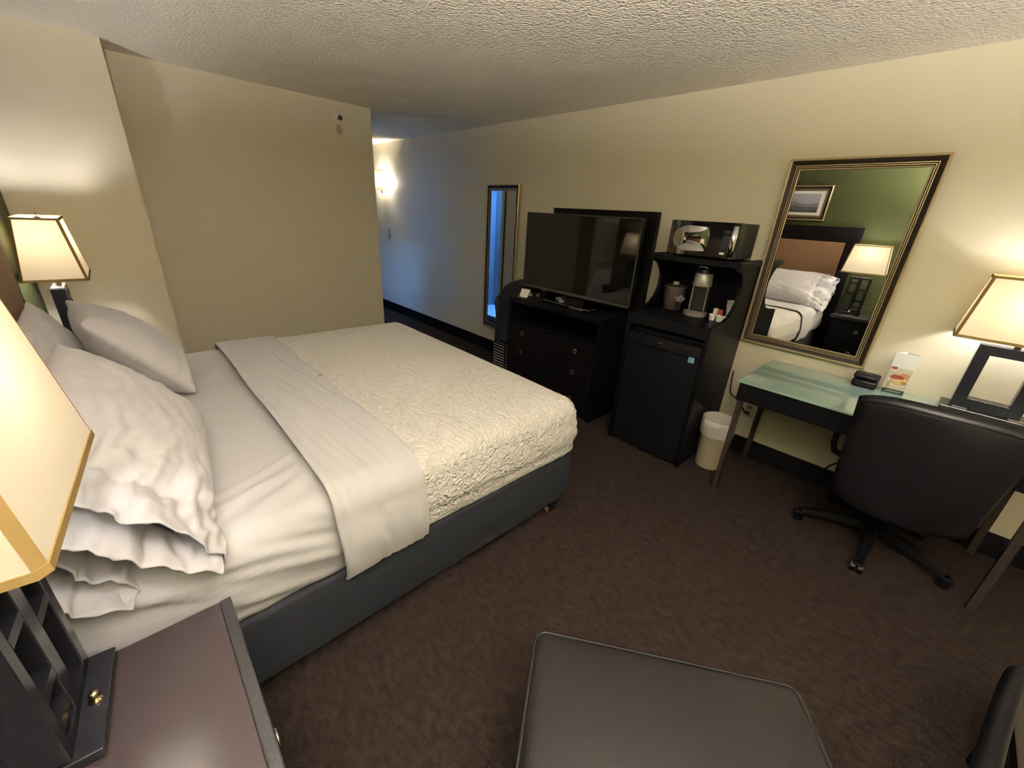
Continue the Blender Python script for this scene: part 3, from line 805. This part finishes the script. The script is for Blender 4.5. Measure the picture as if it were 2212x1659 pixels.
m.build('crumpled_film', PLASTICBAG, t, auto=25)
t = thing('coffee_maker', 'black coffee maker with steel head and steel foot in the hutch', 'coffee maker', (2.90, 1.165, CT))
O = t.location
m = MB(O); m.lathe([(.075, CT + .0005), (.078, CT + .006), (.078, CT + .026), (.07, CT + .03)], (2.895, 1.165, 0), seg=40); lab(m.build('foot', SATIN, t, auto=40), 'round steel foot')
m = MB(O); m.box((2.905, 1.112, CT + .03), (2.985, 1.218, CT + .235), bev=.012); m.build('tower', BLACKP, t)
for y in (1.114, 1.216):
    m = MB(O); m.box((2.896, y - .003, CT + .034), (2.906, y + .003, CT + .205)); m.build('side_strip', SATIN, t)
m = MB(O); m.box((2.899, 1.120, CT + .036), (2.905, 1.210, CT + .20)); m.build('water_tank', mat('smoky_tank', (.010, .010, .007), .4), t)
m = MB(O); m.lathe([(.060, CT + .205), (.062, CT + .212), (.056, CT + .285), (.052, CT + .290)], (2.90, 1.163, 0), seg=36); lab(m.build('brew_head', SATIN, t, auto=40), 'steel drum head')
m = MB(O); m.lathe([(.050, CT + .290), (.048, CT + .315), (.040, CT + .322)], (2.90, 1.163, 0), seg=36); m.build('lid', BLACKP, t, auto=40)
m = MB(O); m.tube([(2.862, 1.163 + .03 * math.cos(PI * i / 8), CT + .322 + .012 * math.sin(PI * i / 8)) for i in range(9)], .005, seg=8); m.build('lid_handle', STEEL, t, True)
def cup(label, x, y, r=.0215, h=.037, stack=0):
    t = thing('paper_cup', label, 'cup', (x, y, CT), 0, 'white cups in the hutch')
    m = MB(); m.lathe([(r * .78, .0006), (r, h), (r + .002, h + .001), (r + .0015, h + .003), (r - .001, h + .002), (r * .78 - .0015, .003)], (0, 0, 0), seg=26, cap1=True); m.build('cup_body', WHITECUP, t, auto=40)
    m = MB(); m.lathe([(r * .93, h * .80), (.001, h * .80)], (0, 0, 0), seg=20, cap1=False); m.build('contents', mat('dark_grounds', (.20, .16, .09), .8), t)
    return t
cup('small white cup, left of the three in front in the hutch', 2.850, 1.026)
cup('small white cup, middle of the three in front in the hutch', 2.850, .980)
cup('small white cup, right of the three in front in the hutch', 2.850, .9485, .019)
def tall_cups(label, x, y, z0, r, h):
    t = thing('paper_cup', label, 'cup', (x, y, z0), 0, 'white cups in the hutch')
    m = MB(); m.lathe([(r * .74, .0006), (r, h), (r + .003, h + .002), (r + .0015, h + .005), (r - .002, h), (r * .74 - .001, .004)], (0, 0, 0), seg=28); m.build('cup_body', WHITECUP, t, auto=40)
    return t
tall_cups('white paper cup standing at back right of hutch, another stacked in it', 3.055, .984, CT, .038, .078)
tall_cups('white paper cup stacked in the back right hutch cup', 3.055, .984, CT + .030, .0395, .080)
t = thing('creamer_packet', 'white and red creamer packet behind the small white cups', 'packet', (2.985, 1.045, CT))
m = MB(); m.box((-.01, .0, .0006), (.01, .030, .060), bev=.004); m.build('white_packet', WHITECUP, t)
m = MB(); m.box((-.012, -.034, .0006), (.008, -.002, .056), bev=.004); lab(m.build('red_packet', CREAMY, t), 'red half')

# ------------------------------------------------------------------ desk and what stands on it
dk = thing('desk', 'writing desk with pale green glass top and black drawer front under the mirror', 'desk', (2.83, .034, 0))
O = dk.location
KX, KY0, KY1, KT = 2.50, -.60, .668, .772
m = MB(O); m.box((KX, KY0, KT - .012), (XB + .004, KY1, KT), bev=.002); lab(m.build('glass_top', GLASST, dk), 'pale green frosted glass top')
m = MB(O); m.box((KX + .018, KY0 + .01, KT - .125), (KX + .036, KY1 - .01, KT - .012), bev=.002); m.build('front_apron', BLACKW, dk)
m = MB(O); m.box((XB - .02, KY0 + .01, KT - .125), (XB - .002, KY1 - .01, KT - .012)); m.box((KX + .036, KY0 + .01, KT - .125), (XB - .02, KY0 + .03, KT - .012)); m.box((KX + .036, KY1 - .03, KT - .125), (XB - .02, KY1 - .01, KT - .012)); m.build('rear_apron', BLACKW, dk)
for x in (KX + .055, XB - .04):
    for y in (KY0 + .05, KY1 - .032):
        m = MB(O); m.tube([(x, y, 0.001), (x, y, KT - .013)], .021, square=True); m.build('leg', LEGM, dk)

lm = thing('table_lamp', 'lit lamp on the desk with open rectangular black frame and cream shade', 'lamp', (3.03, -.315, KT))
O = lm.location
m = MB(O); m.box((2.965, -.468, KT + .0005), (3.125, -.162, KT + .036), bev=.003); b_ = m.build('base', LAMPB, lm)
for y in (-.455, -.26):
    m = MB(O); m.box((2.972, y, KT + .036), (2.99, y + .055, KT + .042)); lab(m.build('outlet_cover', mat('grey_cover', (.15, .14, .13), .5), b_), 'grey cover strip')
zf0, zf1 = KT + .036, 1.138
m = MB(O)
for a, b in (((-.437, zf0), (-.388, zf1)), ((-.243, zf0), (-.194, zf1)), ((-.388, zf0), (-.243, zf0 + .055)), ((-.388, zf1 - .048), (-.243, zf1))):
    m.box((2.995, a[0], a[1]), (3.055, b[0], b[1]), bev=.0015)
m.build('open_frame', LAMPB, lm)
m = MB(O); m.lathe([(.012, zf1), (.012, zf1 + .05), (.018, zf1 + .055), (.018, zf1 + .14)], (3.025, -.315, 0)); m.build('neck', NECKM, lm, True)
bulb(lm, 3.025, -.315, zf1 + .195, WLD)
lamp_shade(lm, 3.022, -.315, 1.168, 1.458, .125, .225, .085, .19)

t = thing('black_box', 'small rounded black box with a seam on the desk under the mirror', 'box', (3.065, .158, KT))
m = MB(); m.box((-.045, -.058, .0005), (.045, .058, .045), bev=.012, seg=3); m.build('lower_half', BLACKP, t, auto=50)
m = MB(); m.box((-.047, -.060, .048), (.047, .060, .078), bev=.014, seg=3); m.build('lid', BLACKP, t, auto=50)
t = thing('table_card', 'tall white triangular card with food photo and green band on desk', 'card', (3.085, .033, KT))
t.rotation_euler = (0, 0, R(6))
m = MB(); H = .235; w2 = .049
tri = [(-.025, -w2), (.040, 0), (-.025, w2)]
A = [m.v((x, y, .0005)) for x, y in tri]; B = [m.v((x, y, H)) for x, y in tri]
for i in range(3): m.face([A[i], A[(i + 1) % 3], B[(i + 1) % 3], B[i]])
thicken(m.build('card_body', WHITEP, t), .0012, 0)
m = MB(); m.box((-.0266, -w2 + .001, .001), (-.0258, w2 - .001, .026), LGREEN)
for k in range(2): m.box((-.0270, -.036, .010 + k * .006), (-.0266, .036 - k * .01, .0118 + k * .006), mat('pale_print', (.4, .45, .38), .6))
m.build('green_band', LGREEN, t)
m = MB()
def disc(y, z, ry, rz, col, lvl, wob=.0, n=28, ph=0):
    mm = mat('print_%d_%d_%d' % tuple(int(c * 99) for c in col), col, .6)
    P = [(y + ry * math.cos(2 * PI * i / n) * (1 + wob * math.sin(5 * 2 * PI * i / n + ph)), z + rz * math.sin(2 * PI * i / n) * (1 + wob * math.cos(3 * 2 * PI * i / n + ph))) for i in range(n)]
    P = [(max(-w2 + .001, min(w2 - .001, a)), b) for a, b in P]
    m.face([m.v((-.0258 - lvl * .00025, a, b)) for a, b in P], mm)
cw = mat('print_cloth', (.52, .46, .38), .6)
m.box((-.0262, -w2 + .001, .026), (-.0258, w2 - .001, .15), cw)
disc(-.006, .088, .046, .045, (.62, .58, .50), 2)
disc(-.006, .090, .040, .038, (.48, .34, .20), 3, .05)
disc(-.012, .078, .028, .020, (.62, .48, .18), 4, .10, ph=1)
disc(.006, .098, .030, .012, (.25, .035, .03), 5, .12, ph=2)
disc(-.024, .112, .018, .014, (.48, .22, .09), 5, .08)
disc(.014, .120, .020, .009, (.55, .40, .24), 6, .15)
disc(-.030, .070, .014, .010, (.40, .20, .08), 6, .1, ph=3)
disc(.030, .140, .018, .016, (.60, .56, .50), 7)
disc(.032, .148, .014, .008, (.30, .04, .04), 8, .15)
disc(.030, .050, .008, .022, (.36, .27, .18), 3)
m.build('food_photo', cw, t)

# ------------------------------------------------------------------ office chair
oc = thing('office_chair', 'dark office chair with its back to the camera at the desk', 'chair', (2.745, -.137, 0), R(4))
def back_pt(u, v):
    """u -1..1 across, v 0..1 up; local frame, chair looks along +X."""
    w = .250 + .035 * v
    z = .350 + .025 * u * u * (1 - v) + .622 * v - .02 * u * u * v
    x = -.375 - .075 * v ** 1.3 + .05 * u * u
    return x, w * u, z
m = MB(); NU, NV = 28, 26; F = {}
for s in (0, 1):
    for i in range(NU + 1):
        for j in range(NV + 1):
            u = -1 + 2 * i / NU; v = j / NV
            x, y, z = back_pt(u, v)
            ex = abs(u) ** 6; ev = max(0, abs(2 * v - 1)) ** 8
            rim = math.sqrt(max(0, 1 - min(1, ex))) * math.sqrt(max(0, 1 - min(1, ev)))
            th = .034 * rim
            z -= .030 * abs(u) ** 5 * (1 if v > .5 else -1) * max(0, abs(2 * v - 1))
            if s == 1 and (i in (0, NU) or j in (0, NV)): F[s, i, j] = F[0, i, j]; continue
            F[s, i, j] = m.v((x + (-th if s == 0 else th), y, z))
for s in (0, 1):
    for i in range(NU):
        for j in range(NV): m.face([F[s, i, j], F[s, i + 1, j], F[s, i + 1, j + 1], F[s, i, j + 1]])
bk = m.build('backrest', CHAIRF, oc, True)
m = MB(); pts = []
for i in range(25):
    u = -.96 + 1.92 * i / 24; x, y, z = back_pt(u, .955); z -= .026 * abs(u) ** 5
    pts.append((x - .031 * math.sqrt(max(0, 1 - abs(u) ** 6)), y, z))
m.tube(pts, .0035, seg=6); m.build('back_piping', CHAIRF, bk, True)
m = MB(); m.box((-.315, -.245, .44), (.24, .245, .53), bev=.035, seg=4); m.build('seat', CHAIRF, oc, auto=50)
m = MB(); m.box((-.33, -.035, .405), (.08, .035, .435), bev=.006); m.box((-.345, -.03, .41), (-.315, .03, .60), bev=.008); m.build('back_bracket', BLACKP, oc)
m = MB(); m.lathe([(.035, .10), (.035, .24), (.022, .245), (.022, .43)], (0, 0, 0), seg=20); m.build('gas_lift', BLACKP, oc, auto=40)
for s in (-1, 1):
    m = MB(); m.tube([(-.02, s * .22, .45), (-.02, s * .285, .47), (-.02, s * .30, .52), (-.02, s * .30, .655)], .016, seg=10); ar = m.build('armrest', BLACKP, oc, True)
    m = MB(); m.box((-.16, s * .30 - .036, .65), (.10, s * .30 + .036, .685), bev=.014, seg=3); m.build('arm_pad', BLACKP, ar, auto=50)
m = MB(); m.lathe([(.045, .07), (.05, .10), (.04, .125)], (0, 0, 0), seg=20); hub = m.build('base_hub', BLACKP, oc, auto=40)
for k in range(5):
    a = PI + k * 2 * PI / 5 - R(4)
    d = V((math.cos(a), math.sin(a), 0)); n_ = V((-d.y, d.x, 0))
    m = MB(); rs = []
    for f in range(7):
        q = f / 6; p = d * (.03 + .295 * q) + V((0, 0, .105 - .035 * q * q)); w_ = .030 - .010 * q; h_ = .024 - .010 * q
        rs.append([p + n_ * w_ + V((0, 0, -h_)), p - n_ * w_ + V((0, 0, -h_)), p - n_ * w_ * .7 + V((0, 0, h_)), p + n_ * w_ * .7 + V((0, 0, h_))])
    m.rings(rs); ln = m.build('base_leg', BLACKP, oc)
    m = MB(); c = d * .335
    for s in (-1, 1):
        ring = []
        for q in range(18):
            b = 2 * PI * q / 18; ring.append((math.cos(b) * .027, math.sin(b) * .027))
        rs = [[c + n_ * (s * o_) + d * x + V((0, 0, z + .0285)) for x, z in ring] for o_ in (.006, .026)]
        m.rings(rs)
    m.tube([c + V((0, 0, .03)), c + V((0, 0, .075))], .009, seg=8); m.box((c.x - .02, c.y - .02, .045), (c.x + .02, c.y + .02, .062), bev=.006)
    m.build('caster', BLACKP, ln)

# ------------------------------------------------------------------ ottoman in the foreground
ang = math.atan2(.586, -.43)
ot = thing('ottoman', 'brown leatherette ottoman with piped edges at the bottom of the picture', 'ottoman', (.676, .066, 0), ang)
# local x runs along the far edge, local +y towards the camera
LX, LY, TZ = .365, .27, .45
m = MB(); m.box((-LX, -LY, .12), (LX, LY, TZ - .004), bev=.035, seg=5)
bm = m.bm; bmesh.ops.subdivide_edges(bm, edges=bm.edges[:], cuts=6, use_grid_fill=True)
for v in bm.verts:
    if v.co.z > TZ - .02: v.co.z += .018 * max(0, 1 - (v.co.x / LX) ** 2) * max(0, 1 - (v.co.y / LY) ** 2)
m.build('cushion_body', LEATHER, ot, auto=60)
m = MB(); rr = .034; P = []
for cx, cy, a0 in ((LX - rr, -LY + rr, -PI / 2), (LX - rr, LY - rr, 0), (-LX + rr, LY - rr, PI / 2), (-LX + rr, -LY + rr, PI)):
    for i in range(9): P.append((cx + (rr + .001) * math.cos(a0 + PI / 2 * i / 8), cy + (rr + .001) * math.sin(a0 + PI / 2 * i / 8), TZ - .030))
m.tube(P, .0055, closed=True, seg=8); m.build('piping', mat('dark_brown_piping', (.006, .005, .006), .45), ot, True)
for x in (-LX + .06, LX - .06):
    for y in (-LY + .06, LY - .06):
        k = MB(); k.lathe([(.016, .001), (.024, .125)], (x, y, 0), seg=14); k.build('leg', BLACKW, ot, auto=40)

# ------------------------------------------------------------------ armchair at the right edge
ac = thing('armchair', 'armchair with curved black arm and beige cushion cut by bottom right corner', 'armchair', (1.30, -.80, 0))
O = ac.location
P0 = [(.78, -.40, 0), (.78, -.39, .25), (.80, -.38, .42), (.90, -.375, .50), (1.05, -.385, .505), (1.175, -.405, .502), (1.285, -.422, .50), (1.395, -.440, .50), (1.514, -.463, .495), (1.60, -.488, .475), (1.66, -.525, .41), (1.685, -.555, .28), (1.69, -.565, 0)]
for s in (0, 1):
    m = MB(O)
    m.tube(smooth([(x, y if s == 0 else -1.6 - y, z) for x, y, z in P0], 4), .0225, seg=12); m.build('bent_arm', BLACKW, ac, True)
m = MB(O); m.box((.95, -1.085, .27), (1.765, -.535, .435), bev=.05, seg=4); m.build('seat_cushion', BEIGEC, ac, auto=60)
m = MB(O); m.box((.86, -1.07, .40), (1.0, -.53, .86), bev=.05, seg=4, R=(Matrix.Rotation(R(-10), 3, 'Y'), (.93, -.8, .40))); m.build('back_cushion', BEIGEC, ac, auto=60)
m = MB(O); m.box((.90, -1.05, .24), (1.66, -.55, .275)); m.build('seat_rail', BLACKW, ac)

# ------------------------------------------------------------------ waste bin, outlet, cords
wb = thing('waste_bin', 'cream waste bin with white liner beside the refrigerator cabinet', 'bin', (2.795, .785, 0))
m = MB(); m.lathe([(.082, .001), (.086, .01), (.104, .36), (.108, .365), (.103, .366), (.082, .02)], (0, 0, 0), seg=44); m.build('bin_body', BINP, wb, auto=40)
m = MB()
def wobl(a, k): return .03 * noise.noise(V((math.cos(a) * 3, math.sin(a) * 3, k * 1.3))) * (1 if k < 6 else .6)
m.lathe([(.106, .255), (.109, .29), (.111, .33), (.112, .368), (.106, .374), (.098, .35), (.09, .24), (.085, .16), (.06, .14)], (0, 0, 0), seg=44, cap0=False, cap1=True, wob=wobl)
lab(m.build('bin_liner', LINER, wb, auto=60), 'white plastic liner folded over the rim')
t = thing('wall_outlet', 'beige wall outlet plate low on wall behind the desk leg', 'outlet', (XW - .001, .715, .36))
m = MB(); m.box((-.006, -.036, -.058), (0, .036, .058), bev=.002); m.build('cover_plate', mat('beige_plate', (.48, .42, .30), .5), t)
for dz in (-.02, .02):
    m = MB(); m.box((-.0085, -.016, dz - .014), (-.006, .016, dz + .014), bev=.002); m.build('socket', mat('brown_socket', (.16, .12, .08), .5), t)
t = thing('power_cord', 'black power cord looping from cabinet back to the outlet', 'cord', (3.12, .85, .4))
m = MB(t.location)
cp = [(3.135, .885, .62), (3.12, .872, .52), (3.10, .85, .46), (3.085, .80, .44), (3.085, .755, .40), (3.10, .728, .36), (3.13, .718, .345), (3.1485, .716, .341)]
m.tube(smooth(cp), .005, seg=8); m.build('cable', BLACKP, t, True)
t = thing('lamp_cord', 'thin black cord slanting down to baseboard under the desk', 'cord', (3.12, .12, .3))
m = MB(t.location); m.tube(smooth([(3.12, -.05, .63), (3.09, .02, .42), (3.10, .10, .27), (3.12, .17, .16), (3.135, .21, .02)]), .005, seg=8); m.build('cable', BLACKP, t, True)

# ------------------------------------------------------------------ wall fittings
t = thing('sprinkler', 'small brass sprinkler head high on the back wall', 'sprinkler', (1.742, YB, 2.308))
m = MB(); m.lathe([(.033, 0), (.033, -.004), (.026, -.010), (.012, -.012)], (0, 0, 0), axis=1, seg=24); lab(m.build('escutcheon', WHITEP, t, True), 'white wall ring')
m = MB(); m.lathe([(.012, -.010), (.012, -.03), (.008, -.034), (.004, -.05), (.020, -.052), (.020, -.054)], (0, 0, 0), axis=1, seg=16)
m.tube([(-.012, -.03, 0), (-.015, -.042, 0), (-.004, -.051, 0)], .003, seg=6); m.tube([(.012, -.03, 0), (.015, -.042, 0), (.004, -.051, 0)], .003, seg=6)
m.build('spray_head', mat('dark_brass', (.16, .13, .07), .35, metal=.9), t, True)
t = thing('warning_sign', 'tiny white sign with red barred circle under the sprinkler', 'sign', (1.746, YB, 2.226))
m = MB(); m.box((-.029, -.002, -.048), (.029, 0, .048), bev=.0008); m.build('plate', mat('aged_sign_white', (.62, .56, .46), .5), t)
m = MB(); m.tube([(.021 * math.cos(a * PI / 12), -.0022, .008 + .021 * math.sin(a * PI / 12) - .014) for a in range(24)], .0026, closed=True, seg=6)
m.tube([(-.015, -.0024, .009), (.015, -.0024, -.021)], .0026, seg=6); lab(m.build('barred_circle', RED, t), 'red circle with slanting bar')
m = MB(); m.tube([(-.012, -.0022, -.012), (0, -.0022, -.002), (.012, -.0022, -.012), (-.012, -.0022, -.012)], .0012, seg=5); m.tube([(0, -.0022, -.002), (.002, -.0022, .004), (-.002, -.0022, .006)], .0012, seg=5); m.box((-.016, -.0023, .026), (.016, -.0019, .030)); m.box((-.016, -.0023, -.040), (.016, -.0019, -.036)); m.build('hanger_drawing', mat('sign_black', (.04, .03, .03), .5), t)
t = thing('light_switch', 'white light switch on the corridor wall under the sconce', 'switch', (XW, 6.19, 1.26))
m = MB(); m.box((-.006, -.04, -.062), (0, .04, .062), bev=.002); m.build('switch_plate', mat('white_plate', (.68, .67, .62), .4), t)
for dz in (-.022, .022):
    m = MB(); m.box((-.010, -.012, dz - .018), (-.006, .012, dz + .018), bev=.002); m.build('toggle', mat('grey_toggle', (.25, .24, .22), .4), t)
sn = thing('wall_sconce', 'lit frosted wall sconce in the entry corridor', 'sconce', (XW, 6.25, 1.95))
m = MB(); rs = []
for zz in (-.135, .135):
    rs.append([(-.032, -.165, zz)] + [(-.032 - .088 * math.sin(PI * i / 14), -.165 * math.cos(PI * i / 14), zz) for i in range(1, 14)] + [(-.032, .165, zz)])
m.rings(rs, None, False, False, closed=False); thicken(m.build('glass_shade', SCONCEM, sn, True), .003)
m = MB(); m.box((-.014, -.06, -.09), (0, .06, .09), bev=.003); m.build('back_plate', STEEL, sn)
m = MB(); m.lathe([(.012, -.17), (.016, -.155), (.016, -.06)], (-.05, 0, 0), seg=16); m.build('lamp_holder', STEEL, sn, True)
bm_ = MB(); bm_.lathe([(.01, -.06)] + [(.030 * math.sin(a * PI / 10), -.03 * math.cos(a * PI / 10)) for a in range(2, 10)] + [(.001, .03)], (-.05, 0, 0), seg=18)
WS = 9.5
lab(bm_.build('bulb', mat('sconce_bulb', (1, 1, 1), .5, emit=((1, .93, .80), WS / (4 * PI * PI * .03 ** 2))), sn, True), 'glowing bulb')

# bathroom ceiling light: the cool glow beyond the corridor doorway
bl = thing('bathroom_light', 'cool white light fitting on the bathroom ceiling beyond the corridor doorway', 'light', (1.68, 4.62, 2.2))
m = MB(); m.box((-.10, -.10, .14), (.10, .10, .236), bev=.01); m.build('fitting', WHITEP, bl)
WB = 52.
m = MB(); m.box((-.085, -.085, .11), (.085, .085, .14), bev=.01); m.build('diffuser', mat('cool_diffuser', (1, 1, 1), .5, emit=((.10, .34, 1.), WB / (PI * .05))), bl)

# added uplight, out of view behind the camera, fills the room off the ceiling
fl = thing('added_fill_uplight', 'added unseen uplight behind the camera that fills the room with light', 'lamp', (-.20, -.42, 0))
O = fl.location; cx, cy = -.20, -.42
m = MB(O); m.lathe([(.15, .001), (.15, .02), (.02, .035)], (cx, cy, 0), seg=32); m.build('base', BLACKP, fl, auto=40)
m = MB(O); m.lathe([(.013, .03), (.013, 1.66)], (cx, cy, 0), seg=16); m.build('pole', BLACKP, fl, auto=40)
m = MB(O); m.lathe([(.02, 1.655), (.10, 1.69), (.17, 1.76), (.166, 1.765), (.095, 1.697), (.02, 1.665)], (cx, cy, 0), seg=40); m.build('bowl_shade', BLACKP, fl, auto=40)
WF = 180.
m = MB(O); m.lathe([(.001, 1.742), (.12, 1.742), (.12, 1.748), (.001, 1.748)], (cx, cy, 0), seg=32)
lab(m.build('diffuser', mat('fill_diffuser', (1, 1, 1), .5, emit=((1, .91, .86), WF / (PI * PI * .0144))), fl), 'glowing diffuser of the added fill uplight')

# ------------------------------------------------------------------ camera
Rm = ((0.7320822335767665, -0.678824372861038, 0.05703572644466638), (-0.2252955122820103, -0.3202828354435557, -0.9201417485723724), (0.6428822096051804, 0.6607695332943664, -0.3874094583810601))
cam = bpy.data.cameras.new('camera'); co = bpy.data.objects.new('camera', cam); COL.objects.link(co)
right, down, fwd = (V(r) for r in Rm)
co.matrix_world = Matrix(((right.x, -down.x, -fwd.x, 0), (right.y, -down.y, -fwd.y, 0), (right.z, -down.z, -fwd.z, 1.59), (0, 0, 0, 1)))
cam.sensor_fit = 'HORIZONTAL'; cam.sensor_width = 36; cam.lens = 868.4157 / 2212 * 36; cam.clip_start = .02
SC.camera = co

wd = bpy.data.worlds.new('world'); SC.world = wd; wd.use_nodes = True
wd.node_tree.nodes['Background'].inputs['Color'].default_value = (.02, .02, .03, 1)
wd.node_tree.nodes['Background'].inputs['Strength'].default_value = .2
vs = SC.view_settings
vs.view_transform = 'Standard'; vs.look = 'None'; vs.gamma = 1; vs.use_curve_mapping = False
vs.exposure = 1.27
SC.cycles.use_denoising = True
SC.cycles.max_bounces = 8; SC.cycles.diffuse_bounces = 5; SC.cycles.glossy_bounces = 4; SC.cycles.adaptive_threshold = .04; SC.cycles.transmission_bounces = 6
SC.cycles.sample_clamp_indirect = 8
SC.cycles.caustics_reflective = False; SC.cycles.caustics_refractive = False
